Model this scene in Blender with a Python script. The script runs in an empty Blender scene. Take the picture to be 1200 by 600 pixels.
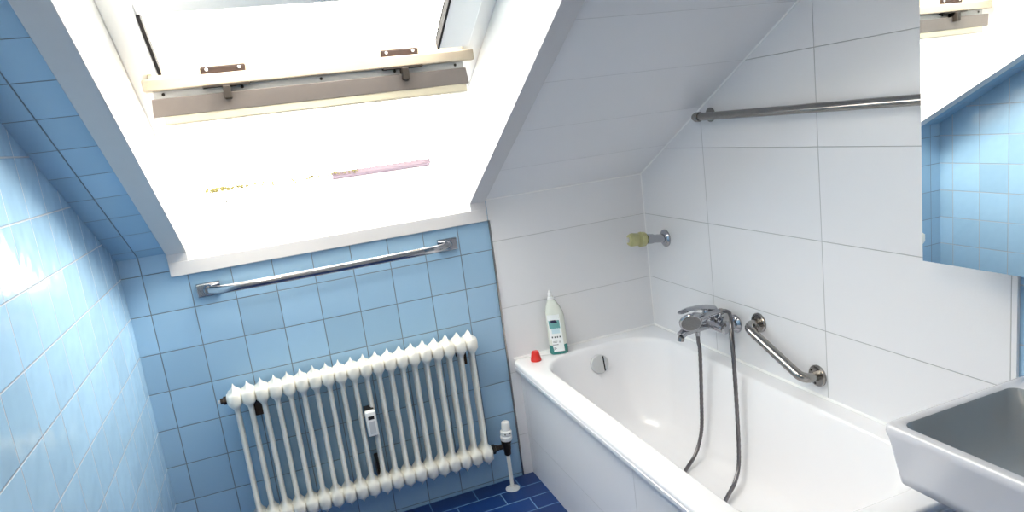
import bpy, bmesh, math, random
from mathutils import Vector, Matrix
S = bpy.context.scene
COL = S.collection
random.seed(7)

# ------------------------------------------------------------------ camera
cam_d = bpy.data.cameras.new('camera')
cam = bpy.data.objects.new('camera', cam_d)
COL.objects.link(cam)
cam.matrix_world = Matrix((
    (0.9306280593, 0.1844983366, -0.3160566071, 0.4728391527),
    (-0.3432037662, 0.1401595030, -0.9287445766, -2.8034690119),
    (-0.1270534925, 0.9727875809, 0.1937568903, 1.6046980609),
    (0, 0, 0, 1)))
cam_d.sensor_width = 36.0
cam_d.lens = 24.336467
cam_d.clip_start = 0.02
S.camera = cam

# ------------------------------------------------------------------ daylight
SKY = 13.4
world = bpy.data.worlds.new('overcast_sky')
S.world = world
world.use_nodes = True
bg = world.node_tree.nodes['Background']
bg.inputs['Color'].default_value = (1.0, 0.925, 0.84, 1)
bg.inputs['Strength'].default_value = SKY

# bright patch of thin cloud around the sun: very soft light from the upper right
sd = bpy.data.lights.new('hazy_sun', 'SUN')
sd.energy = 14.0
sd.angle = math.radians(34)
sd.color = (1.0, 0.90, 0.77)
so = bpy.data.objects.new('hazy_sun', sd)
COL.objects.link(so)
so.rotation_euler = Vector((.76, -.20, .60)).to_track_quat('Z', 'Y').to_euler()

S.view_settings.view_transform = 'Standard'
S.view_settings.look = 'None'
S.view_settings.gamma = 1.0
S.view_settings.use_curve_mapping = False
S.view_settings.exposure = 0.0
try:
    S.cycles.max_bounces = 10
    S.cycles.diffuse_bounces = 6
    S.cycles.sample_clamp_indirect = 6
    S.cycles.caustics_reflective = False
    S.cycles.caustics_refractive = False
except Exception:
    pass

# ------------------------------------------------------------------ dimensions
A = 0.0692          # left wall at x = -A
W = 2.0981          # right wall
H = 1.2822          # knee wall height
TH = 0.4984         # pitch of the sloped ceiling
CT, ST = math.cos(TH), math.sin(TH)
XT = 1.3415         # edge between blue and white tiles
RIM = 0.5558        # bath rim
CEIL = 2.42
NEAR = -3.75


def sl(x, s, d):
    """sloped-ceiling coordinates: s up along the slope, d outwards"""
    return Vector((x, -s * CT + d * ST, H + s * ST + d * CT))


# lamp portal in the roof window (guides the sky sampling)
pd = bpy.data.lights.new('window_portal', 'AREA')
pd.shape = 'RECTANGLE'
pd.size, pd.size_y = 1.06, 1.75
po = bpy.data.objects.new('window_portal', pd)
COL.objects.link(po)
c = sl(0.715, 0.72, 0.30)
po.matrix_world = Matrix(((1, 0, 0, c.x), (0, -CT, ST, c.y), (0, ST, CT, c.z), (0, 0, 0, 1)))
try:
    pd.cycles.is_portal = True
except Exception:
    pass

# added warm fill light, its lamp out of view: see fill_lamp below
FILL_W = 27.0
FILL_COL = (1.0, 0.82, 0.60)

# ------------------------------------------------------------------ materials


def s2l(v):
    v /= 255.0
    return v / 12.92 if v <= 0.04045 else ((v + 0.055) / 1.055) ** 2.4


def rgb(r, g, b):
    return (s2l(r), s2l(g), s2l(b), 1)


class NT:
    def __init__(self, name):
        self.m = bpy.data.materials.new(name)
        self.m.use_nodes = True
        self.t = self.m.node_tree
        self.b = self.t.nodes['Principled BSDF']

    def n(self, typ, **kw):
        x = self.t.nodes.new(typ)
        for k, v in kw.items():
            setattr(x, k, v)
        return x

    def l(self, a, b):
        self.t.links.new(a, b)

    def math(self, op, a, b=None, c=None, clamp=False):
        x = self.n('ShaderNodeMath', operation=op)
        x.use_clamp = clamp
        for i, v in enumerate((a, b, c)):
            if v is None:
                continue
            if isinstance(v, (int, float)):
                x.inputs[i].default_value = v
            else:
                self.l(v, x.inputs[i])
        return x.outputs[0]

    def mix(self, f, a, b):
        x = self.n('ShaderNodeMix', data_type='RGBA')
        for sock, v in ((x.inputs[0], f), (x.inputs[6], a), (x.inputs[7], b)):
            if isinstance(v, (int, float, tuple)):
                sock.default_value = v
            else:
                self.l(v, sock)
        return x.outputs[2]


def plain(name, col, rough=0.5, metal=0.0, noise=0.0, nscale=30, bump=0.0, bscale=60, trans=0.0, coat=0.0, ior=1.5):
    k = NT(name)
    b = k.b
    b.inputs['Base Color'].default_value = col
    b.inputs['Roughness'].default_value = rough
    b.inputs['Metallic'].default_value = metal
    b.inputs['IOR'].default_value = ior
    if trans:
        b.inputs['Transmission Weight'].default_value = trans
    if coat:
        b.inputs['Coat Weight'].default_value = coat
        b.inputs['Coat Roughness'].default_value = 0.05
    if noise or bump:
        tc = k.n('ShaderNodeTexCoord')
    if noise:
        nz = k.n('ShaderNodeTexNoise')
        nz.inputs['Scale'].default_value = nscale
        nz.inputs['Detail'].default_value = 4
        k.l(tc.outputs['Object'], nz.inputs['Vector'])
        dark = tuple(x * (1 - noise) for x in col[:3]) + (1,)
        k.l(k.mix(nz.outputs['Fac'], dark, col), b.inputs['Base Color'])
    if bump:
        nz = k.n('ShaderNodeTexNoise')
        nz.inputs['Scale'].default_value = bscale
        k.l(tc.outputs['Object'], nz.inputs['Vector'])
        bp = k.n('ShaderNodeBump')
        bp.inputs['Strength'].default_value = bump
        bp.inputs['Distance'].default_value = 0.003
        k.l(nz.outputs['Fac'], bp.inputs['Height'])
        k.l(bp.outputs['Normal'], b.inputs['Normal'])
    return k.m


def tiles(name, ax, su, ou, sv, ov, col, grout, gw=0.003, rough=0.12, var=0.08, tilt=0.0, wav=0.0, bond=False, mott=0.06,
          grough=0.7, fine=0.0, vsin=1.0):
    """glazed tile grid in object space. ax: two of 'xyz'. u=(p-ou)/su. vsin divides v (slope)."""
    k = NT(name)
    tc = k.n('ShaderNodeTexCoord')
    sep = k.n('ShaderNodeSeparateXYZ')
    k.l(tc.outputs['Object'], sep.inputs[0])
    g = {'x': sep.outputs[0], 'y': sep.outputs[1], 'z': sep.outputs[2]}
    v = k.math('DIVIDE', k.math('SUBTRACT', g[ax[1]], ov), sv * vsin)
    u = k.math('DIVIDE', k.math('SUBTRACT', g[ax[0]], ou), su)
    fv = k.math('FRACT', v)
    iv = k.math('FLOOR', v)
    if bond:
        u = k.math('ADD', u, k.math('MULTIPLY', k.math('FLOORED_MODULO', iv, 2.0), 0.5))
    fu = k.math('FRACT', u)
    iu = k.math('FLOOR', u)
    du = k.math('MULTIPLY', k.math('MINIMUM', fu, k.math('SUBTRACT', 1.0, fu)), su)
    dv = k.math('MULTIPLY', k.math('MINIMUM', fv, k.math('SUBTRACT', 1.0, fv)), sv)
    m = k.math('MINIMUM', du, dv)
    mr = k.n('ShaderNodeMapRange')
    mr.interpolation_type = 'SMOOTHSTEP'
    mr.inputs['From Min'].default_value = gw * 0.35
    mr.inputs['From Max'].default_value = gw * 0.75
    k.l(m, mr.inputs['Value'])
    mask = mr.outputs['Result']
    cmb = k.n('ShaderNodeCombineXYZ')
    k.l(iu, cmb.inputs[0])
    k.l(iv, cmb.inputs[1])
    wn = k.n('ShaderNodeTexWhiteNoise', noise_dimensions='3D')
    k.l(cmb.outputs[0], wn.inputs['Vector'])
    sc = k.n('ShaderNodeSeparateColor')
    k.l(wn.outputs['Color'], sc.inputs[0])
    c1 = tuple(x * (1 - var) for x in col[:3]) + (1,)
    c2 = tuple(min(1, x * (1 + var)) for x in col[:3]) + (1,)
    base = k.mix(sc.outputs[2], c1, c2)
    nz = k.n('ShaderNodeTexNoise')
    nz.inputs['Scale'].default_value = 22
    nz.inputs['Detail'].default_value = 5
    k.l(tc.outputs['Object'], nz.inputs['Vector'])
    c3 = tuple(x * (1 - mott) for x in col[:3]) + (1,)
    base = k.mix(k.math('MULTIPLY', nz.outputs['Fac'], min(1, mott * 6)), base, c3)
    k.l(k.mix(mask, grout, base), k.b.inputs['Base Color'])
    k.l(k.math('ADD', k.math('MULTIPLY', mask, rough - grough), grough), k.b.inputs['Roughness'])
    # relief: grout line, pillow edge, tilt of each tile, slow waviness of the glaze
    h = k.math('MULTIPLY', mask, 0.0012)
    if tilt:
        t1 = k.math('MULTIPLY', k.math('MULTIPLY', k.math('SUBTRACT', sc.outputs[0], 0.5), fu), tilt * su)
        t2 = k.math('MULTIPLY', k.math('MULTIPLY', k.math('SUBTRACT', sc.outputs[1], 0.5), fv), tilt * sv)
        h = k.math('ADD', h, k.math('ADD', t1, t2))
    if wav:
        n2 = k.n('ShaderNodeTexNoise')
        n2.inputs['Scale'].default_value = 14
        n2.inputs['Detail'].default_value = 1
        k.l(tc.outputs['Object'], n2.inputs['Vector'])
        h = k.math('ADD', h, k.math('MULTIPLY', n2.outputs['Fac'], wav))
    if fine:
        n3 = k.n('ShaderNodeTexNoise')
        n3.inputs['Scale'].default_value = 160
        k.l(tc.outputs['Object'], n3.inputs['Vector'])
        h = k.math('ADD', h, k.math('MULTIPLY', n3.outputs['Fac'], fine))
    bp = k.n('ShaderNodeBump')
    bp.inputs['Strength'].default_value = 1.0
    bp.inputs['Distance'].default_value = 1.0
    k.l(h, bp.inputs['Height'])
    k.l(bp.outputs['Normal'], k.b.inputs['Normal'])
    return k.m


BLUE = rgb(150, 184, 212)
BG = rgb(112, 124, 136)
WHT = rgb(226, 226, 229)
WG = rgb(176, 176, 178)
M = {}
M['blue_far'] = tiles('blue_tiles_far', 'xz', .15, 0, .15, .015, BLUE, BG, rough=.16, tilt=.02, wav=.0012)
M['blue_left'] = tiles('blue_tiles_left', 'yz', .15, -.675, .15, .015, BLUE, rgb(168, 176, 186), gw=.0035, rough=.12, tilt=.03, wav=.003)
M['blue_slope'] = tiles('blue_tiles_slope', 'xz', .15, 0, .15, H + .5152 * ST, BLUE, BG, rough=.16, tilt=.02, wav=.0012, vsin=ST)
M['white_far'] = tiles('white_tiles_far', 'xz', .9, XT - .05, .3003, 1.0967, WHT, rgb(194, 194, 196), gw=.0022, rough=.3, var=.015, mott=.02, fine=.0002)
M['white_right'] = tiles('white_tiles_right', 'yz', .5974, -.4891, .3003, 1.0967, WHT, WG, gw=.0022, rough=.3, var=.015, mott=.02, fine=.0002)
M['white_slope'] = tiles('white_tiles_slope', 'xz', .9, XT - .05, .3003, H + .872 * ST, WHT, rgb(204, 204, 206), gw=.002, rough=.3, var=.015, mott=.02, fine=.0002, vsin=ST)
M['white_panel'] = tiles('white_tiles_panel', 'yz', .95, -1.0, .3, .19, WHT, WG, gw=.0022, rough=.25, var=.015, mott=.02)
M['floor'] = tiles('dark_blue_floor_tiles', 'xy', .2, 1.195, .0985, -.0015, rgb(13, 48, 106), rgb(100, 136, 176), gw=.004, rough=.3, var=.25, bond=True, mott=.12)
M['paint'] = plain('white_wall_paint', rgb(225, 225, 226), .6, noise=.03, nscale=12)
M['lining'] = plain('white_lining_paint', rgb(206, 204, 206), .45, noise=.05, nscale=25, bump=.05)
M['reveal'] = plain('white_reveal_paint', rgb(249, 249, 248), .45, noise=.02)
M['cream'] = plain('cream_lacquered_wood', rgb(172, 160, 142), .5, noise=.06, nscale=18)
M['cream_pale'] = plain('pale_cream_wood', rgb(182, 174, 154), .5, noise=.05, nscale=18)
M['metal_strip'] = plain('grey_brown_aluminium', rgb(118, 110, 106), .5, .2, noise=.12, nscale=40)
M['rust'] = plain('rusty_hinge_plate', rgb(52, 32, 20), .8, .1, noise=.75, nscale=55, bump=.3)
M['darkm'] = plain('dark_bronze', rgb(44, 36, 30), .6, .2, noise=.3)
M['black'] = plain('black_rubber', rgb(32, 30, 30), .6, noise=.1)
M['gasket'] = plain('dark_gasket', rgb(24, 16, 19), .7, noise=.2)
M['lead'] = plain('mauve_grey_flashing', rgb(92, 78, 89), .6, .0, noise=.3, nscale=14)
M['moss'] = plain('roof_moss', rgb(112, 104, 50), .95, noise=.8, nscale=60)
M['enamel'] = plain('white_bath_enamel', rgb(238, 238, 241), .16, noise=.01, coat=.3)
M['ceramic'] = plain('white_sanitary_ceramic', rgb(214, 214, 220), .12, noise=.01, coat=.3)
M['rad'] = plain('white_radiator_paint', rgb(232, 230, 222), .35, noise=.05, nscale=14)
M['silicone'] = plain('white_silicone', rgb(240, 240, 240), .35)
M['chrome'] = plain('chrome', rgb(178, 179, 184), .09, 1.0, noise=.06, nscale=40)
M['steel'] = plain('brushed_steel', rgb(158, 155, 152), .22, 1.0, noise=.12, nscale=60)
M['hose'] = plain('steel_spiral_hose', rgb(128, 125, 128), .30, 1.0, noise=.3, nscale=120)
M['spray'] = plain('grey_spray_plate', rgb(132, 132, 134), .45, .3, noise=.35, nscale=160)
M['brass'] = plain('tarnished_brass', rgb(64, 58, 54), .4, .8, noise=.4, nscale=60)
M['plast'] = plain('white_plastic', rgb(236, 236, 234), .35)
M['plgrey'] = plain('grey_plastic', rgb(196, 198, 200), .4)
M['yellow'] = plain('yellowed_plastic', rgb(178, 176, 128), .35, noise=.15)
M['bottle'] = plain('milky_green_plastic', rgb(228, 232, 222), .25, trans=.1)
M['teal'] = plain('teal_liquid', rgb(60, 132, 128), .2, noise=.15)
M['red'] = plain('red_plastic', rgb(205, 42, 34), .35)
M['lab_white'] = plain('label_paper', rgb(238, 242, 242), .5)
M['lab_teal'] = plain('label_teal', rgb(112, 172, 172), .5, noise=.15)
M['lab_navy'] = plain('label_navy', rgb(34, 34, 66), .5)
M['lab_ink'] = plain('label_ink', rgb(62, 70, 78), .5)
M['lab_blue'] = plain('label_pale_blue', rgb(200, 224, 232), .5)
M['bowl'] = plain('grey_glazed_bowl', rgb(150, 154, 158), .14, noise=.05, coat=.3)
M['globe'] = plain('fill_lamp_opal', rgb(240, 236, 228), .3)
M['mirror'] = plain('mirror_silver', rgb(238, 242, 242), .0, 1.0)
M['speck'] = plain('dark_specks', rgb(50, 46, 44), .8)
# window pane: thin clear glass
k = NT('window_glass')
tr = k.n('ShaderNodeBsdfTransparent')
tr.inputs['Color'].default_value = (.95, .97, .96, 1)
gl = k.n('ShaderNodeBsdfGlossy')
gl.inputs['Roughness'].default_value = .02
mx = k.n('ShaderNodeMixShader')
mx.inputs[0].default_value = .05
k.l(tr.outputs[0], mx.inputs[1])
k.l(gl.outputs[0], mx.inputs[2])
k.l(mx.outputs[0], k.t.nodes['Material Output'].inputs['Surface'])
M['glass'] = k.m

# ------------------------------------------------------------------ mesh helpers


def frame_of(d):
    d = Vector(d).normalized()
    a = Vector((0, 0, 1)) if abs(d.z) < .9 else Vector((1, 0, 0))
    u = d.cross(a).normalized()
    return u, d.cross(u).normalized(), d


class MB:
    def __init__(self):
        self.bm = bmesh.new()

    def hexa(self, p):
        """p: 8 points, bottom loop 0-3, top loop 4-7"""
        v = [self.bm.verts.new(q) for q in p]
        for f in ((3, 2, 1, 0), (4, 5, 6, 7), (0, 1, 5, 4), (1, 2, 6, 5), (2, 3, 7, 6), (3, 0, 4, 7)):
            self.bm.faces.new([v[i] for i in f])
        return self

    def box(self, x0, x1, y0, y1, z0, z1):
        return self.hexa([(x0, y0, z0), (x1, y0, z0), (x1, y1, z0), (x0, y1, z0),
                          (x0, y0, z1), (x1, y0, z1), (x1, y1, z1), (x0, y1, z1)])

    def sbox(self, x0, x1, s0, s1, d0, d1):
        """box in sloped-ceiling coordinates"""
        return self.hexa([sl(x0, s0, d0), sl(x0, s0, d1), sl(x1, s0, d1), sl(x1, s0, d0),
                          sl(x0, s1, d0), sl(x0, s1, d1), sl(x1, s1, d1), sl(x1, s1, d0)])

    def loft(self, rings, cap0=True, cap1=True):
        R = [[self.bm.verts.new(p) for p in r] for r in rings]
        n = len(R[0])
        for a, b in zip(R, R[1:]):
            for i in range(n):
                j = (i + 1) % n
                self.bm.faces.new((a[i], a[j], b[j], b[i]))
        if cap0:
            self.bm.faces.new(list(reversed(R[0])))
        if cap1:
            self.bm.faces.new(R[-1])
        return self

    def lathe(self, prof, o, d, n=24):
        """prof: (distance along axis, radius)"""
        u, v, d = frame_of(d)
        o = Vector(o)
        rings = []
        for t, r in prof:
            r = max(r, 1e-4)
            rings.append([o + d * t + (u * math.cos(2 * math.pi * i / n) + v * math.sin(2 * math.pi * i / n)) * r for i in range(n)])
        return self.loft(rings)

    def tube(self, pts, r, n=14, flat=None):
        """r number or list; flat = (ru, rv, up vector): elliptical section"""
        pts = [Vector(p) for p in pts]
        rr = r if isinstance(r, (list, tuple)) else [r] * len(pts)
        rings = []
        pu = None
        for i, p in enumerate(pts):
            d = (pts[min(i + 1, len(pts) - 1)] - pts[max(i - 1, 0)]).normalized()
            if flat:
                v = (flat[2] - d * d.dot(flat[2])).normalized()
                u = d.cross(v)
            else:
                if pu is None:
                    u, v, _ = frame_of(d)
                else:
                    u = (pu - d * d.dot(pu)).normalized()
                    v = d.cross(u)
                pu = u
            a, b = (flat[0], flat[1]) if flat else (rr[i], rr[i])
            rings.append([p + u * a * math.cos(2 * math.pi * k / n) + v * b * math.sin(2 * math.pi * k / n) for k in range(n)])
        return self.loft(rings)

    def build(self, name, mat, parent=None, smooth=True, bevel=0.0, seg=2, angle=35, sub=0):
        bmesh.ops.recalc_face_normals(self.bm, faces=self.bm.faces)
        if parent is not None:
            o = parent
            off = Vector((0, 0, 0))
            while o is not None:
                off += o.location
                o = o.parent
            bmesh.ops.translate(self.bm, verts=self.bm.verts, vec=-off)
        me = bpy.data.meshes.new(name)
        self.bm.to_mesh(me)
        self.bm.free()
        me.materials.append(mat)
        ob = bpy.data.objects.new(name, me)
        COL.objects.link(ob)
        ob.parent = parent
        if bevel:
            md = ob.modifiers.new('bevel', 'BEVEL')
            md.width = bevel
            md.segments = seg
            md.limit_method = 'ANGLE'
        if sub:
            md = ob.modifiers.new('subdivision', 'SUBSURF')
            md.levels = md.render_levels = sub
        if smooth:
            me.polygons.foreach_set('use_smooth', [True] * len(me.polygons))
            if not bevel:
                me.set_sharp_from_angle(angle=math.radians(angle))
        return ob


def thing(name, label, cat, loc, group=None):
    o = bpy.data.objects.new(name, None)
    COL.objects.link(o)
    o.empty_display_size = .05
    o.location = loc
    return tag(o, label, cat, group)


def tag(o, label, cat, group=None):
    o['label'] = label
    o['category'] = cat
    if group:
        o['group'] = group
    return o


def struct(o, label=None, cat=None):
    o['kind'] = 'structure'
    if label:
        o['label'] = label
    if cat:
        o['category'] = cat
    return o


def catmull(pts, n=8):
    P = [Vector(p) for p in pts]
    P = [P[0] * 2 - P[1]] + P + [P[-1] * 2 - P[-2]]
    out = []
    for i in range(1, len(P) - 2):
        for j in range(n):
            t = j / n
            a, b, c_, d = P[i - 1], P[i], P[i + 1], P[i + 2]
            out.append(.5 * ((2 * b) + (c_ - a) * t + (2 * a - 5 * b + 4 * c_ - d) * t * t + (3 * b - a - 3 * c_ + d) * t ** 3))
    out.append(P[-2])
    return out


def rrect(x0, x1, y0, y1, r, z, n=8):
    """rounded rectangle ring, counter-clockwise; r one number or four (corner order x1y1, x0y1, x0y0, x1y0)"""
    rs = r if isinstance(r, (list, tuple)) else [r] * 4
    out = []
    for (cx, cy, a0, q) in ((x1 - rs[0], y1 - rs[0], 0, rs[0]), (x0 + rs[1], y1 - rs[1], 90, rs[1]),
                            (x0 + rs[2], y0 + rs[2], 180, rs[2]), (x1 - rs[3], y0 + rs[3], 270, rs[3])):
        for i in range(n + 1):
            a = math.radians(a0 + 90 * i / n)
            out.append(Vector((cx + q * math.cos(a), cy + q * math.sin(a), z)))
    return out


# ------------------------------------------------------------------ room shell
WX0, WX1 = .163, 1.268        # roof window opening
SILL = 1.243
STOP = 1.62
T = .34
struct(MB().box(-.4, 2.5, NEAR - .2, .4, -.15, 0).build('floor', M['floor'], smooth=False), 'dark blue glazed floor tiles in a brick bond', 'floor')
struct(MB().box(-A - .25, -A, NEAR, .35, 0, CEIL + .1).build('wall_left', M['blue_left'], smooth=False), 'left wall of light blue square tiles', 'wall')
b = MB()
b.box(-A, WX0, 0, .12, 0, H).box(WX0, WX1, 0, .12, 0, SILL).box(WX1, XT, 0, .12, 0, H)
struct(b.build('wall_far', M['blue_far'], smooth=False), 'low light blue tiled wall behind the radiator', 'wall')
struct(MB().box(XT, W, -.0012, .12, 0, H).build('wall_bath_end', M['white_far'], smooth=False), 'low white tiled wall at the end of the bathtub', 'wall')
struct(MB().box(W, W + .2, -1.698, .35, 0, CEIL + .1).build('wall_right', M['white_right'], smooth=False), 'white large-tiled wall along the bathtub', 'wall')
struct(MB().box(W + .009, W + .2, NEAR, -1.698, 0, CEIL + .1).build('wall_right_basin', M['blue_left'], smooth=False), 'blue tiled wall beside the washbasin', 'wall')
struct(MB().box(-.4, 2.5, NEAR - .2, NEAR, 0, CEIL + .1).build('wall_near', M['paint'], smooth=False), 'painted wall behind the viewer', 'wall')
struct(MB().box(-.4, 2.5, NEAR - .2, -1.9, CEIL, CEIL + .15).build('ceiling', M['paint'], smooth=False), 'flat white ceiling', 'ceiling')
SE = 2.75
struct(MB().sbox(-.4, WX0 - .006, -.28, SE, 0, T).build('ceiling_slope_left', M['blue_slope'], smooth=False), 'narrow strip of blue tiles on the sloped ceiling left of the roof window', 'ceiling')
struct(MB().sbox(WX1 + .006, 2.5, -.28, SE, 0, T).build('ceiling_slope_right', M['white_slope'], smooth=False), 'white tiled sloped ceiling over the bathtub', 'ceiling')
struct(MB().sbox(WX0 - .006, WX1 + .006, STOP + .012, SE, 0, T).build('ceiling_slope_upper', M['paint'], smooth=False), 'sloped ceiling above the roof window', 'ceiling')

# tile edge profile and silicone joints
struct(MB().box(XT - .003, XT + .005, -.006, .0, 0, 1.192).build('trim_1', M['steel'], smooth=False, bevel=.001), 'thin metal edge strip between blue and white tiles', 'trim')
q = .004
struct(MB().tube([(XT, 0, H - .001), (W, 0, H - .001)], q, 8).build('trim_2', M['silicone']), 'white joint between low white wall and sloped ceiling', 'trim')
struct(MB().tube([(W, 0, RIM), (W, 0, H)], q, 8).build('trim_3', M['silicone']), 'white joint in the corner above the bathtub', 'trim')
struct(MB().tube([sl(W, 0, 0), sl(W, 2.4, 0)], q, 8).build('trim_4', M['silicone']), 'white joint between right wall and sloped ceiling', 'trim')
struct(MB().tube([(XT + .03, -.001, RIM + .001), (W, -.001, RIM + .001), (W, -1.7, RIM + .001)], .006, 8).build('trim_5', M['silicone']), 'white silicone joint along the bathtub rim', 'trim')

# ------------------------------------------------------------------ roof window
win = bpy.data.objects.new('window_1', None)
COL.objects.link(win)
win.location = (.715, 0, SILL)
struct(win, 'roof window in the sloped ceiling with cream crossbar', 'window')
# reveal boards
b = MB().sbox(WX0 - .006, WX0, -.28, STOP, -.0, T)
b.build('reveal', M['reveal'], win, smooth=False)
MB().sbox(WX1, WX1 + .006, -.28, STOP, 0, T).build('reveal', M['reveal'], win, smooth=False)
MB().sbox(WX0, WX1, STOP, STOP + .012, 0, T).build('reveal', M['reveal'], win, smooth=False)
MB().hexa([(WX0, -.004, SILL - .01), (WX1, -.004, SILL - .01), (WX1, .12, SILL - .01), (WX0, .12, SILL - .01),
           (WX0, -.002, SILL), (WX1, -.002, SILL), (WX1, .10, SILL + .20), (WX0, .10, SILL + .20)]).build('reveal', M['reveal'], win, smooth=False)
# flat casing round the opening
ci, co = .068, .067
b = MB()
b.sbox(WX0 - ci, WX0 + .002, -.0, STOP + .07, -.012, 0)
b.sbox(WX1 - .002, WX1 + co, -.0, STOP + .07, -.012, 0)
b.sbox(WX0, WX1, STOP, STOP + .07, -.012, 0)
cas = b.build('casing', M['lining'], win, smooth=False, bevel=.002)
b = MB()
b.box(WX0 - ci, WX1 + co, -.014, 0, 1.193, SILL + .003)
b.box(WX0 - ci, WX0 + .002, -.0135, 0, SILL + .002, H + .004)
b.box(WX1 - .002, WX1 + co, -.0135, 0, SILL + .002, H + .004)
b.build('casing', M['lining'], win, smooth=False, bevel=.002)
# fixed frame
fr_ = MB().sbox(WX0, .232, -.2, STOP, .298, T).build('frame', M['reveal'], win, smooth=False, bevel=.004)
MB().sbox(1.195, WX1, -.2, STOP, .298, T).build('frame', M['reveal'], win, smooth=False, bevel=.004)
MB().sbox(WX0, WX1, STOP - .07, STOP, .22, T).build('frame', M['reveal'], win, smooth=False, bevel=.004)
bot = MB().sbox(.232, 1.195, -.28, -.192, .2, T - .05).build('frame', M['reveal'], win, smooth=False, bevel=.004)
# lead flashing on the bottom rail outside, with moss on it
MB().sbox(.76, 1.197, -.252, -.166, T - .050, T - .028).build('flashing', M['lead'], win, smooth=False, bevel=.002)
b = MB()
for i in range(260):
    x = .25 + .62 * random.random()
    near = max(0, 1 - abs(x - .30) / .16)
    r = random.uniform(.002, .0055) + near * random.uniform(0, .006)
    p = sl(x, -.158 + random.uniform(-.025, .01), T - .036 - random.uniform(0, .012) * (x > .5))
    b.lathe([(-r * .3, r * .6), (0, r), (r * .5, r * .75), (r * .9, .001)], p, (random.uniform(-.3, .3), .2, 1), 7)
o = b.build('moss', M['moss'], win)
o['kind'] = 'stuff'
o['label'] = 'yellow green moss growing on the flashing'
# upper fixed light: stiles, dark gaskets, pane
YB = -.45
MB().sbox(.232, .250, .73, STOP - .07, .255, .300).build('stile', M['reveal'], win, smooth=False, bevel=.003)
MB().sbox(1.094, 1.195, .73, STOP - .07, .255, .300).build('stile', M['reveal'], win, smooth=False, bevel=.003)
MB().sbox(.250, .259, .73, .985, .255, .290).build('gasket', M['gasket'], win, smooth=False)
MB().sbox(1.087, 1.094, .73, 1.2, .255, .290).build('gasket', M['gasket'], win, smooth=False)
MB().sbox(.250, 1.094, .985, 1.03, .262, .298).build('rail', M['reveal'], win, smooth=False, bevel=.003)
MB().sbox(.259, 1.087, .75, STOP - .07, .280, .286).build('pane', M['glass'], win, smooth=False)
# crossbar: recessed top strip, broad board, shadow gap with screws, metal weather strip, lower rail
bar = MB().box(.196, 1.222, -.478, -.43, 1.8155, 1.851).build('crossbar', M['cream'], win, smooth=False, bevel=.004)
MB().box(.212, 1.193, -.452, -.40, 1.845, 1.884).build('upper_strip', M['cream_pale'], bar, smooth=False, bevel=.003)
MB().box(.218, 1.188, -.448, -.40, 1.775, 1.8175).build('backing', M['plgrey'], bar, smooth=False)
for x in (.245, .47, .71, .95, 1.16):
    MB().lathe([(0, .005), (.003, .004)], (x, -.448, 1.806), (0, -1, 0), 10).build('screw', M['speck'], bar)
MB().hexa([(.207, -.466, 1.741), (1.196, -.466, 1.741), (1.196, -.456, 1.739), (.207, -.456, 1.739),
           (.213, -.474, 1.792), (1.188, -.474, 1.792), (1.188, -.464, 1.794), (.213, -.464, 1.794)]).build('weather_strip', M['metal_strip'], bar, smooth=False, bevel=.001)
MB().box(.235, 1.187, -.464, -.40, 1.714, 1.760).build('lower_rail', M['cream_pale'], bar, smooth=False, bevel=.004)
for xa, xb, xs in ((.358, .492, .425), (.909, 1.038, .977)):
    h_ = MB().hexa([(xa + .004, -.462, 1.846), (xb - .004, -.462, 1.846), (xb - .004, -.452, 1.846), (xa + .004, -.452, 1.846),
                    (xa, -.461, 1.873), (xb, -.461, 1.873), (xb - .004, -.452, 1.875), (xa + .004, -.452, 1.875)]).build('hinge_plate', M['rust'], bar, smooth=False, bevel=.006)
    for xq in (xa + .02, xb - .02):
        MB().lathe([(0, .005), (.002, .0035)], (xq, -.462, 1.865), (0, -1, 0), 10).build('screw', M['plgrey'], h_)
    MB().box(xa, xb, -.484, -.45, 1.8105, 1.8165).build('hinge_leaf', M['darkm'], bar, smooth=False)
    MB().box(xs - .011, xs + .011, -.495, -.45, 1.772, 1.811).build('hinge_stub', M['darkm'], bar, smooth=False, bevel=.003)
# lower sash, hinged at the crossbar and swung open to the outside
sa = MB()
a9 = math.radians(9)


def sash(x0, x1, t0, t1, h0, h1):
    f = lambda x, t, h: Vector((x, -.395 + t * math.cos(a9) - h * math.sin(a9), 1.775 + t * math.sin(a9) + h * math.cos(a9)))
    return [f(x0, t0, h0), f(x1, t0, h0), f(x1, t1, h0), f(x0, t1, h0), f(x0, t0, h1), f(x1, t0, h1), f(x1, t1, h1), f(x0, t1, h1)]


sa.hexa(sash(.24, .30, 0, .62, -.02, .025)).hexa(sash(1.125, 1.185, 0, .62, -.02, .025))
sa.hexa(sash(.30, 1.125, .56, .62, -.02, .025)).hexa(sash(.30, 1.125, 0, .05, -.02, .025))
sao = sa.build('sash', M['cream'], win, smooth=False)
MB().hexa(sash(.298, 1.127, .048, .562, .0, .005)).build('pane', M['glass'], sao, smooth=False)
# small dark screw heads and specks on the white lining
for x, y, z in ((.262, .092, 1.424), (.33, .094, 1.43), (1.175, .092, 1.42)):
    MB().lathe([(0, .006), (.004, .004)], (x, y + .003, z), (0, -1, .4), 8).build('screw', M['speck'], win)

# ------------------------------------------------------------------ radiator
RX0, RZ0 = .2262, .155
PIT, NS = .0492, 20
RY = -.088
rad = thing('radiator', 'white ribbed column radiator on the blue tiled wall under the roof window', 'radiator', (.694, RY, RZ0))


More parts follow.
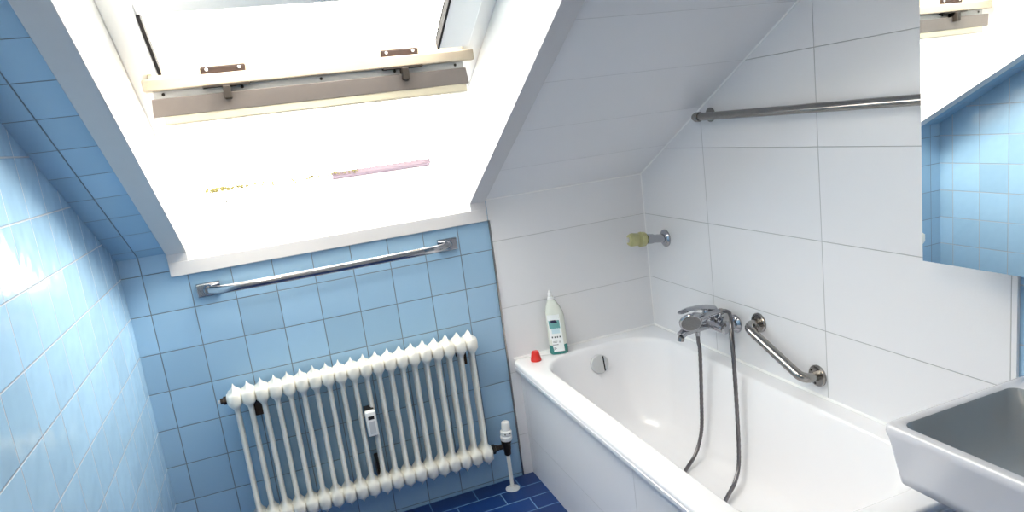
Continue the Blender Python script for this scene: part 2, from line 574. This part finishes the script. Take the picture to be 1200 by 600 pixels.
def section_mesh():
    prof = [(0, .0010, .020), (.009, .0030, .034), (.017, .0065, .042), (.023, .0120, .046), (.028, .0205, .049), (.032, .0248, .050), (.068, .0249, .050),
            (.074, .0230, .049), (.082, .0165, .044), (.091, .0115, .037), (.104, .0100, .032)]
    hh = .606
    full = prof + [(hh - z, wx, wy) for z, wx, wy in reversed(prof)]
    full[-1] = (hh, .0012, .016)
    full[-2] = (hh - .010, .0036, .030)
    n = 20
    rings = []
    for z, wx, wy in full:
        e = .5 if wx > .023 else .75
        g = lambda t: math.copysign(abs(t) ** e, t)
        rings.append([Vector((wx * g(math.cos(2 * math.pi * i / n)), wy * g(math.sin(2 * math.pi * i / n)), z)) for i in range(n)])
    return rings


sec0 = None
for i in range(NS):
    x = RX0 + i * PIT - rad.location.x
    if sec0 is None:
        bmn = MB().loft(section_mesh())
        sec0 = bmn.build('section', M['rad'], None, angle=80)
        sec0.parent = rad
        sec0.location = (x, 0, 0)
    else:
        s_ = sec0.copy()
        COL.objects.link(s_)
        s_.parent = rad
        s_.location = (x, 0, 0)
zt, zb = RZ0 + .606 - .054, RZ0 + .054
xl, xr = RX0 - .0245, RX0 + (NS - 1) * PIT + .0245
o = MB().lathe([(0, .013), (.002, .022), (xr - xl + .008, .022), (xr - xl + .010, .014)], (xl - .005, RY, zt), (1, 0, 0)).build('header', M['rad'], rad)
MB().lathe([(0, .013), (.002, .022), (xr - xl + .004, .022), (xr - xl + .006, .014)], (xl - .003, RY, zb), (1, 0, 0)).build('header', M['rad'], rad)
o = MB().lathe([(0, .016), (.010, .017), (.012, .012), (.022, .012)], (xl - .005, RY, zt), (-1, 0, 0), 8).build('end_plug', M['brass'], rad)
MB().lathe([(0, .006), (.008, .006), (.010, .004)], (xl - .026, RY, zt), (-1, 0, 0), 10).build('bleed_screw', M['plgrey'], o)
for x in (.302, 1.120):
    b = MB().box(x - .008, x + .008, -.085, -.0, zt - .075, zt - .015).box(x - .016, x + .016, -.098, -.084, zt - .085, zt - .03)
    b.build('bracket', M['rust'], rad, smooth=False, bevel=.003)
b = MB().box(.698, .726, -.075, -.0, .21, .30)
b.build('bracket', M['brass'], rad, smooth=False, bevel=.003)
mt = MB().box(.6815, .7225, -.1555, -.128, .441, .546).build('heat_meter', M['plast'], rad, smooth=True, bevel=.006, seg=3)
mt['label'] = 'small white heat meter clipped to the radiator front'
MB().box(.690, .714, -.1565, -.154, .513, .527).build('display', M['black'], mt, smooth=False, bevel=.002)
MB().box(.690, .714, -.1562, -.154, .452, .505).build('sticker', M['plgrey'], mt, smooth=False)
MB().box(.6845, .7195, -.128, -.085, .43, .548).build('mount', M['black'], mt, smooth=False)

val = thing('radiator_valve', 'thermostatic valve with white head at the right foot of the radiator', 'radiator valve', (1.259, -.09, 0))
VX, VY, VZ = 1.259, RY, zb
MB().lathe([(0, .012), (.004, .021), (.016, .021), (.018, .015), (.030, .014), (.034, .011), (.052, .012)], (xr + .002, VY, VZ), (1, 0, 0), 6).build('union_nut', M['brass'], val, smooth=False)
MB().lathe([(-.045, .011), (-.04, .015), (-.020, .016), (-.012, .018), (.010, .019), (.014, .023), (.026, .024), (.028, .014)], (VX, VY, VZ), (0, 0, 1), 12).build('valve_body', M['brass'], val)
hd = MB().lathe([(.024, .012), (.027, .024), (.034, .026), (.046, .026), (.049, .022), (.052, .022), (.056, .0255), (.070, .025), (.073, .019), (.105, .0185), (.112, .016), (.116, .009)],
                (VX, VY, VZ), (.06, -.03, 1), 20).build('thermostat_head', M['plast'], val)
for dx in (-.011, .011):
    MB().lathe([(0, .0035), (.002, .003)], (VX + dx + .004, VY - .0235, VZ + .062), (0, -1, 0), 8).build('mark', M['black'], hd)
MB().tube([(VX, VY, .006), (VX, VY, VZ - .04)], .0085, 14).build('pipe', M['rad'], val)
MB().lathe([(0, .031), (.004, .031), (.010, .020), (.011, .009)], (VX, VY, 0), (0, 0, 1), 24).build('rosette', M['plgrey'], val)

# ------------------------------------------------------------------ towel bar under the window
tb = thing('towel_bar', 'chrome towel bar on the blue wall between window and radiator', 'towel bar', (.68, 0, 1.12))
pts = []
for i in range(25):
    t = i / 24
    e = min(t, 1 - t)
    out = .022 + .038 * min(1, e / .06) ** .6 + .012 * math.sin(math.pi * t)
    pts.append((.212 + t * (1.148 - .212), -out, 1.122))
MB().tube(pts, .014, 16, flat=(.007, .0155, Vector((0, 0, 1)))).build('bar', M['chrome'], tb)
for x in (.211, 1.147):
    o = MB().hexa([(x - .042, -.011, 1.098), (x + .042, -.011, 1.098), (x + .042, 0, 1.094), (x - .042, 0, 1.094),
                   (x - .042, -.011, 1.146), (x + .042, -.011, 1.146), (x + .042, 0, 1.15), (x - .042, 0, 1.15)]).build('rosette', M['chrome'], tb, smooth=False, bevel=.003)
    MB().lathe([(0, .021), (.012, .019), (.018, .014)], (x, -.010, 1.122), (0, -1, 0), 20).build('post', M['chrome'], o)

# ------------------------------------------------------------------ bathtub
tub = thing('bathtub', 'white built-in bathtub along the white tiled right wall', 'bathtub', (1.72, -.85, 0))
X0, X1, Y0, Y1 = 1.362, W - .001, -1.675, -.0015
z = RIM
ro = [.004, .035, .02, .004]
rings = []
for x_in, zz, rr in ((.012, z - .043, .03), (.002, z - .041, .03), (.001, z - .027, .032), (.006, z - .024, .03), (.006, z - .021, .03),
                     (0, z - .018, .034), (.001, z - .006, .034), (.006, z - .001, .034), (.012, z, .034)):
    rings.append(rrect(X0 + x_in, X1, Y0 + x_in, Y1, [.004, rr, .02, .004], zz, 10))
IN = [  # x0, x1, y0, y1, r, z
    (1.444, 2.030, -1.602, -.074, .185, z + .0005), (1.449, 2.026, -1.597, -.079, .182, z - .001), (1.455, 2.021, -1.591, -.085, .178, z - .007),
    (1.460, 2.017, -1.580, -.090, .176, z - .022), (1.468, 2.010, -1.555, -.098, .172, z - .08), (1.480, 2.000, -1.505, -.112, .168, z - .18),
    (1.495, 1.986, -1.440, -.130, .165, z - .28), (1.512, 1.970, -1.380, -.150, .16, z - .35), (1.540, 1.945, -1.310, -.180, .15, z - .395),
    (1.590, 1.895, -1.22, -.235, .12, z - .415), (1.66, 1.83, -1.10, -.34, .08, z - .42)]
for x0, x1, y0, y1, r, zz in IN:
    rings.append(rrect(x0, x1, y0, y1, r, zz, 10))
MB().loft(rings, cap0=False).build('tub', M['enamel'], tub, angle=60)
ovn = Vector((0, -1, .16)).normalized()
oc = Vector((1.738, -.101, .474))
ov = MB().lathe([(0, .043), (.010, .043), (.014, .040), (.0145, .001)], oc, ovn, 32).build('overflow_cover', M['plgrey'], tub)
u, v, d = frame_of(ovn)
side = Vector((1, 0, 0))
up = ovn.cross(side).normalized()
if up.z < 0:
    up = -up
cc = oc + ovn * .0145 + side * .018


def slab(c, e1, h1, e2, h2, e3, h3):
    return [c - e1 * h1 - e2 * h2 - e3 * h3, c + e1 * h1 - e2 * h2 - e3 * h3, c + e1 * h1 + e2 * h2 - e3 * h3, c - e1 * h1 + e2 * h2 - e3 * h3,
            c - e1 * h1 - e2 * h2 + e3 * h3, c + e1 * h1 - e2 * h2 + e3 * h3, c + e1 * h1 + e2 * h2 + e3 * h3, c - e1 * h1 + e2 * h2 + e3 * h3]


MB().hexa(slab(cc, side, .003, up, .034, ovn, .0012)).build('slot', M['black'], ov, smooth=False)
pn = MB().box(1.393, 1.415, -1.66, -.0015, 0, z - .042).build('tiled_panel', M['white_panel'], None, smooth=False)
# (its tile grid is laid out in room coordinates: keep the mesh there, and cancel the parent's offset)
pn.parent = tub
pn.matrix_parent_inverse = Matrix.Translation(-tub.location)
pn['label'] = 'white tiled front panel'

# ------------------------------------------------------------------ bottle and cap on the rim
BX, BY = 1.570, -.058
bt = thing('cleaner_bottle', 'white cleaner bottle with teal base standing on the bathtub rim corner', 'bottle', (BX, BY, RIM))
ang = math.radians(-17)
ca, sa_ = math.cos(ang), math.sin(ang)


def bpt(u, v, h):
    return Vector((BX + u * ca - v * sa_, BY + u * sa_ + v * ca, RIM + h))


def oval(a, b_, h, off=0, n=28, e=.75):
    out = []
    for i in range(n):
        t = 2 * math.pi * i / n
        cu, cv = math.cos(t), math.sin(t)
        out.append(bpt(off + a * math.copysign(abs(cu) ** e, cu), b_ * math.copysign(abs(cv) ** e, cv), h))
    return out


BP = [(.041, .026, .045), (.041, .027, .09), (.040, .027, .14), (.0405, .027, .172), (.038, .026, .195), (.032, .023, .215), (.023, .018, .235), (.0165, .0145, .247), (.0145, .0135, .252)]
MB().loft([oval(a, b_, h, off=-.010 * max(0, h - .17) / .08) for a, b_, h in BP]).build('body', M['bottle'], bt)
MB().loft([oval(.037, .022, .001), oval(.0405, .0255, .005), oval(.0412, .0262, .025), oval(.041, .026, .0455)]).build('base', M['teal'], bt)
nb = bpt(-.010, 0, .250)
MB().lathe([(0, .0145), (.012, .0145), (.014, .011), (.030, .010), (.032, .007), (.040, .0055), (.042, .003)], nb, (-.06, 0, 1), 20).build('nozzle', M['plast'], bt)


def lab(u0, u1, h0, h1, off, steps=8, skew=0.05):
    """curved patch on the front of the bottle (a thin shell)"""
    fr_, bk = [], []
    n = steps
    rows0, rows1 = [], []
    bmx = MB()
    grid = []
    for j in range(2):
        h = (h0, h1)[j]
        row = []
        for i in range(n + 1):
            u = u0 + (u1 - u0) * i / n
            uu = min(.999, abs(u) / .0415)
            v_ = -(.0268 * (1 - uu ** (2 / .75)) ** (.75 / 2) + off)
            row.append((bmx.bm.verts.new(bpt(u - skew * (h - .1), v_, h)), bmx.bm.verts.new(bpt(u - skew * (h - .1), v_ + .0012, h))))
        grid.append(row)
    for i in range(n):
        a_, b_, c_, d_ = grid[0][i], grid[0][i + 1], grid[1][i + 1], grid[1][i]
        bmx.bm.faces.new((a_[0], b_[0], c_[0], d_[0]))
        bmx.bm.faces.new((d_[1], c_[1], b_[1], a_[1]))
        bmx.bm.faces.new((a_[1], b_[1], b_[0], a_[0]))
        bmx.bm.faces.new((d_[0], c_[0], c_[1], d_[1]))
    bmx.bm.faces.new((grid[0][0][0], grid[1][0][0], grid[1][0][1], grid[0][0][1]))
    bmx.bm.faces.new((grid[0][n][0], grid[0][n][1], grid[1][n][1], grid[1][n][0]))
    return bmx


lb = lab(-.034, .020, .016, .186, .0006).build('label', M['lab_white'], bt)
lab(-.031, .016, .122, .160, .0011).build('print', M['lab_teal'], lb)
lab(-.024, .012, .100, .124, .0011).build('print', M['lab_blue'], lb)
b = None
for u0, u1, h0, h1 in ((-.021, .006, .149, .153), (-.023, .004, .153, .158), (-.021, .0, .158, .162)):
    x = lab(u0, u1, h0, h1, .0016, 4)
    x.build('print', M['lab_navy'], lb)
for i in range(4):
    u0 = -.028 + i * .0112
    lab(u0, u0 + .0055, .080, .087, .0014, 2).build('pictogram', M['lab_ink'], lb)
for u0, u1, h0, h1 in ((-.026, -.006, .063, .0645), (-.026, -.008, .058, .0595), (.0, .009, .056, .064), (-.029, -.004, .047, .0495),
                       (-.026, -.016, .034, .0355), (-.026, -.014, .030, .0315), (-.026, -.018, .026, .0275)):
    lab(u0, u1, h0, h1, .0014, 2).build('print', M['plgrey'] if h1 - h0 > .005 else M['lab_ink'], lb)

cp = MB().lathe([(0, .021), (.002, .0235), (.012, .0232), (.014, .0215), (.030, .0185), (.040, .0165), (.044, .014), (.0445, .001)], (1.447, -.083, RIM), (0, 0, 1), 24).build('bottle_cap', M['red'], None)
tag(cp, 'small red cap standing upright beside the bottle on the bathtub rim', 'cap')

# ------------------------------------------------------------------ fittings over the bathtub
mx_ = thing('bath_mixer', 'chrome lever mixer tap on the white wall above the bathtub', 'tap', (W, -.545, .71))
for y in (-.622, -.468):
    o = MB().lathe([(0, .036), (.004, .036), (.013, .026), (.016, .017), (.045, .016)], (W, y, .71), (-1, 0, 0), 28).build('wall_flange', M['chrome'], mx_)
    MB().lathe([(0, .018), (.002, .0195), (.020, .0195), (.022, .017)], (W - .036, y, .71), (-1, 0, 0), 6).build('nut', M['chrome'], o)
MB().tube([(W - .066, y, .71) for y in (-.650, -.646, -.62, -.47, -.444, -.440)], [.012, .022, .0245, .0245, .022, .012], 20).build('body', M['chrome'], mx_)
MB().tube(catmull([(W - .06, -.545, .708), (1.99, -.55, .707), (1.945, -.555, .708), (1.905, -.56, .704), (1.882, -.563, .694)], 5),
          [.020] * 7 + [.0185] * 7 + [.017] * 7, 18).build('spout', M['chrome'], mx_)
MB().lathe([(0, .010), (.004, .0135), (.018, .0135), (.020, .009)], (1.886, -.562, .690), (-.25, 0, -1), 18).build('aerator', M['steel'], mx_)
MB().lathe([(0, .022), (.03, .024), (.045, .021), (.055, .014)], (W - .066, -.545, .720), (-.1, 0, 1), 24).build('cartridge_cap', M['chrome'], mx_)
# flat lever, broad at its tip
lv = []
for t, w_, h_, z_, x_ in ((0, .020, .014, .770, 2.045), (.2, .024, .013, .780, 2.015), (.45, .021, .009, .790, 1.975), (.7, .020, .006, .793, 1.93), (.93, .019, .005, .788, 1.892), (1, .012, .003, .786, 1.882)):
    lv.append([Vector((x_, -.565 + w_ * math.cos(2 * math.pi * i / 16), z_ + h_ * math.sin(2 * math.pi * i / 16))) for i in range(16)])
MB().loft(lv).build('lever', M['chrome'], mx_)
MB().lathe([(0, .0125), (.004, .0125), (.006, .010), (.022, .0095)], (1.975, -.541, .690), (0, 0, -1), 12).build('hose_outlet', M['chrome'], mx_)
# cradle for the hand shower
MB().tube([(W - .066, -.61, .73), (W - .07, -.625, .752), (W - .085, -.63, .764)], [.012, .011, .013], 14).build('cradle', M['chrome'], mx_)

hs = thing('hand_shower', 'chrome hand shower resting across the mixer tap, metal hose looping into the bathtub', 'hand shower', (1.93, -.60, .755))
hn = Vector((-.38, -.80, -.46)).normalized()
hc = Vector((1.908, -.600, .756))
h_ = MB().lathe([(0, .041), (.004, .044), (.010, .044), (.022, .032), (.030, .018)], hc + hn * .012, -hn, 32).build('head', M['chrome'], hs)
MB().lathe([(0, .037), (.0015, .037), (.002, .034)], hc + hn * .0115, hn, 28).build('spray_face', M['spray'], h_)
MB().tube(catmull([hc - hn * .012, (1.945, -.607, .760), (1.985, -.613, .768), (2.028, -.622, .774)], 5), [.017] * 4 + [.014] * 6 + [.0125] * 6, 16).build('handle', M['chrome'], hs)
MB().lathe([(0, .0125), (.004, .0135), (.014, .0125), (.016, .009)], (2.024, -.622, .774), (1, -.12, 0), 14).build('hose_nut', M['steel'], hs)

hose = catmull([(1.975, -.541, .672), (1.975, -.541, .640), (1.972, -.551, .600), (1.965, -.545, .392), (1.950, -.550, .268), (1.910, -.562, .190), (1.850, -.584, .152),
                (1.79, -.625, .1455), (1.70, -.70, .1455), (1.665, -.80, .1455), (1.70, -.885, .1455), (1.77, -.89, .1455),
                (1.850, -.840, .156), (1.910, -.809, .184), (1.950, -.784, .248), (1.973, -.761, .433), (1.990, -.739, .625), (2.008, -.708, .728), (2.036, -.665, .772), (2.034, -.640, .776), (2.026, -.626, .775)], 8)
hose = catmull([tuple(p) for p in hose[:-24]] + [(1.990, -.739, .625), (2.010, -.712, .728), (2.032, -.680, .768), (2.046, -.650, .776), (2.040, -.626, .775)], 2)
MB().tube(hose, [.0080 if i % 2 else .0072 for i in range(len(hose))], 10).build('hose', M['hose'], hs, angle=80)

gb = thing('grab_bar', 'short slanted chrome grab bar on the white wall right of the mixer tap', 'grab bar', (W, -.9, .69))
P1, P2 = Vector((W, -.762, .748)), Vector((W, -1.046, .629))
dd = (P2 - P1).normalized()
ox = Vector((-1, 0, 0))
pts = [P1 + ox * .004, P1 + ox * .03]
for t in range(1, 7):
    a_ = t / 6 * math.pi / 2
    pts.append(P1 + ox * (.03 + .032 * math.sin(a_)) + dd * (.032 * (1 - math.cos(a_))))
for t in range(0, 7):
    a_ = t / 6 * math.pi / 2
    pts.append(P2 + ox * (.03 + .032 * math.cos(a_)) - dd * (.032 * (1 - math.sin(a_))))
pts.append(P2 + ox * .004)
MB().tube(pts, .0165, 18).build('bar', M['steel'], gb)
for P in (P1, P2):
    o = MB().lathe([(0, .037), (.006, .037), (.010, .034), (.011, .016)], P, ox, 28).build('flange', M['steel'], gb)
    for a_ in (40, 160, 280):
        q_ = P + ox * .0105 + Vector((0, math.cos(math.radians(a_)), math.sin(math.radians(a_)))) * .026
        MB().lathe([(0, .0045), (.0018, .003)], q_, ox, 10).build('screw', M['brass'], o)

rl = thing('shower_rail', 'long chrome rail high on the white wall under the sloped ceiling', 'rail', (W, -1.0, 1.52))
RXX = W - .058
MB().lathe([(0, .008), (.003, .0135), (.010, .0145), (1.030, .0145), (1.034, .009)], (RXX, -.530, 1.520), (0, -1, 0), 20).build('rail', M['steel'], rl)
for y in (-.556, -1.535):
    o = MB().lathe([(0, .027), (.005, .027), (.009, .022), (.012, .010), (.058, .0095)], (W, y, 1.522), (-1, 0, 0), 24).build('bracket', M['steel'], rl)
    MB().lathe([(0, .017), (.002, .0185), (.022, .0185), (.024, .017)], (RXX, y + .012, 1.520), (0, -1, 0), 20).build('collar', M['steel'], o)

hol = thing('shower_holder', 'chrome wall arm with yellowed plastic clamp in the corner above the bathtub', 'shower holder', (W, -.166, 1.0))
ad = Vector((-1, 0, .13)).normalized()
MB().lathe([(0, .039), (.006, .039), (.012, .031), (.016, .022)], (W, -.166, .999), (-1, 0, 0), 28).build('flange', M['chrome'], hol)
MB().lathe([(0, .020), (.05, .0185), (.06, .022), (.088, .023), (.094, .016)], (W - .01, -.166, 1.0), ad, 22).build('arm', M['chrome'], hol)
cl = Vector((W - .01, -.166, 1.0)) + ad * .096
o = MB().lathe([(0, .021), (.003, .032), (.026, .034), (.030, .028), (.036, .021), (.040, .028), (.068, .030), (.080, .024), (.083, .012)], cl, ad, 12).build('clamp', M['yellow'], hol, angle=25)
MB().lathe([(0, .012), (.006, .012), (.008, .009)], cl + ad * .083, ad, 14).build('stud', M['plgrey'], o)

# ------------------------------------------------------------------ mirror cabinet
MX = W - .150
mc = thing('mirror_cabinet', 'wall cabinet with mirrored door on the right wall above the washbasin', 'mirror cabinet', (MX + .075, -1.88, 1.135))
MB().box(MX + .022, W, -2.178, -1.575, 1.142, 1.80).build('body', M['plast'], mc, smooth=False, bevel=.002)
dr = MB().box(MX + .004, MX + .021, -2.180, -1.5705, 1.134, 1.81).build('door', M['plast'], mc, smooth=False, bevel=.0015)
MB().box(MX, MX + .0042, -2.1795, -1.5715, 1.1355, 1.8095).build('mirror', M['mirror'], dr, smooth=False)

# ------------------------------------------------------------------ washbasin
wb = thing('washbasin', 'white wall-hung washbasin beside the foot of the bathtub', 'washbasin', (1.88, -2.0, .70))
zt_ = .839
bx0, bx1, by0, by1 = 1.660, W + .008, -2.30, -1.704
R_ = []
BW = []
for i0, zz, r in ((.060, .694, .03), (.026, .695, .024), (.019, .700, .02), (.015, .725, .02), (.004, .806, .018), (.001, .816, .018), (.0, .822, .018), (.001, .833, .018), (.004, .838, .018), (.008, zt_, .018)):
    R_.append(rrect(bx0 + i0, bx1, by0 + i0, by1 - i0 * 1.1, [.004, r, r, .004], zz, 8))
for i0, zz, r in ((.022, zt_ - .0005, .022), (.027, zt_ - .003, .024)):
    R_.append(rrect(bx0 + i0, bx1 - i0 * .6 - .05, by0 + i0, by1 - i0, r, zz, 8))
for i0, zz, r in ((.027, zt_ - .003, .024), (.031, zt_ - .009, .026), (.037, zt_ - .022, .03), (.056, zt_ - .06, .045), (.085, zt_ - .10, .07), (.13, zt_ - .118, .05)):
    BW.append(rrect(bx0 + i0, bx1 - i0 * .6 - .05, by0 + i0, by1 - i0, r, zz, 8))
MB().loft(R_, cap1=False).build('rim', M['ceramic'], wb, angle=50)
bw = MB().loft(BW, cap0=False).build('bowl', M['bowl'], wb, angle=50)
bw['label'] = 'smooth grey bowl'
MB().lathe([(0, .026), (.003, .025), (.004, .016)], (1.86, -2.0, zt_ - .1185), (0, 0, 1), 20).build('drain', M['chrome'], wb)

# ------------------------------------------------------------------ fill lamp, added unseen behind the viewer to lift the room
LP = Vector((.22, -2.60, 2.27))
cl_ = thing('fill_lamp', 'added opal globe fill lamp on the flat ceiling, out of view', 'lamp', (LP.x, LP.y, CEIL))
MB().lathe([(0, .07), (.02, .07), (.03, .05), (.06, .045)], (LP.x, LP.y, CEIL), (0, 0, -1), 24).build('base', M['plast'], cl_)
gm = M['globe'].node_tree.nodes['Principled BSDF']
gm.inputs['Emission Color'].default_value = FILL_COL + (1,)
R0 = .10
gm.inputs['Emission Strength'].default_value = FILL_W / (4 * math.pi * math.pi * R0 * R0)
MB().lathe([(R0 * (1 - math.cos(math.pi * i / 16)), R0 * math.sin(math.pi * i / 16)) for i in range(17)], (LP.x, LP.y, LP.z - R0), (0, 0, 1), 24).build('globe', M['globe'], cl_)
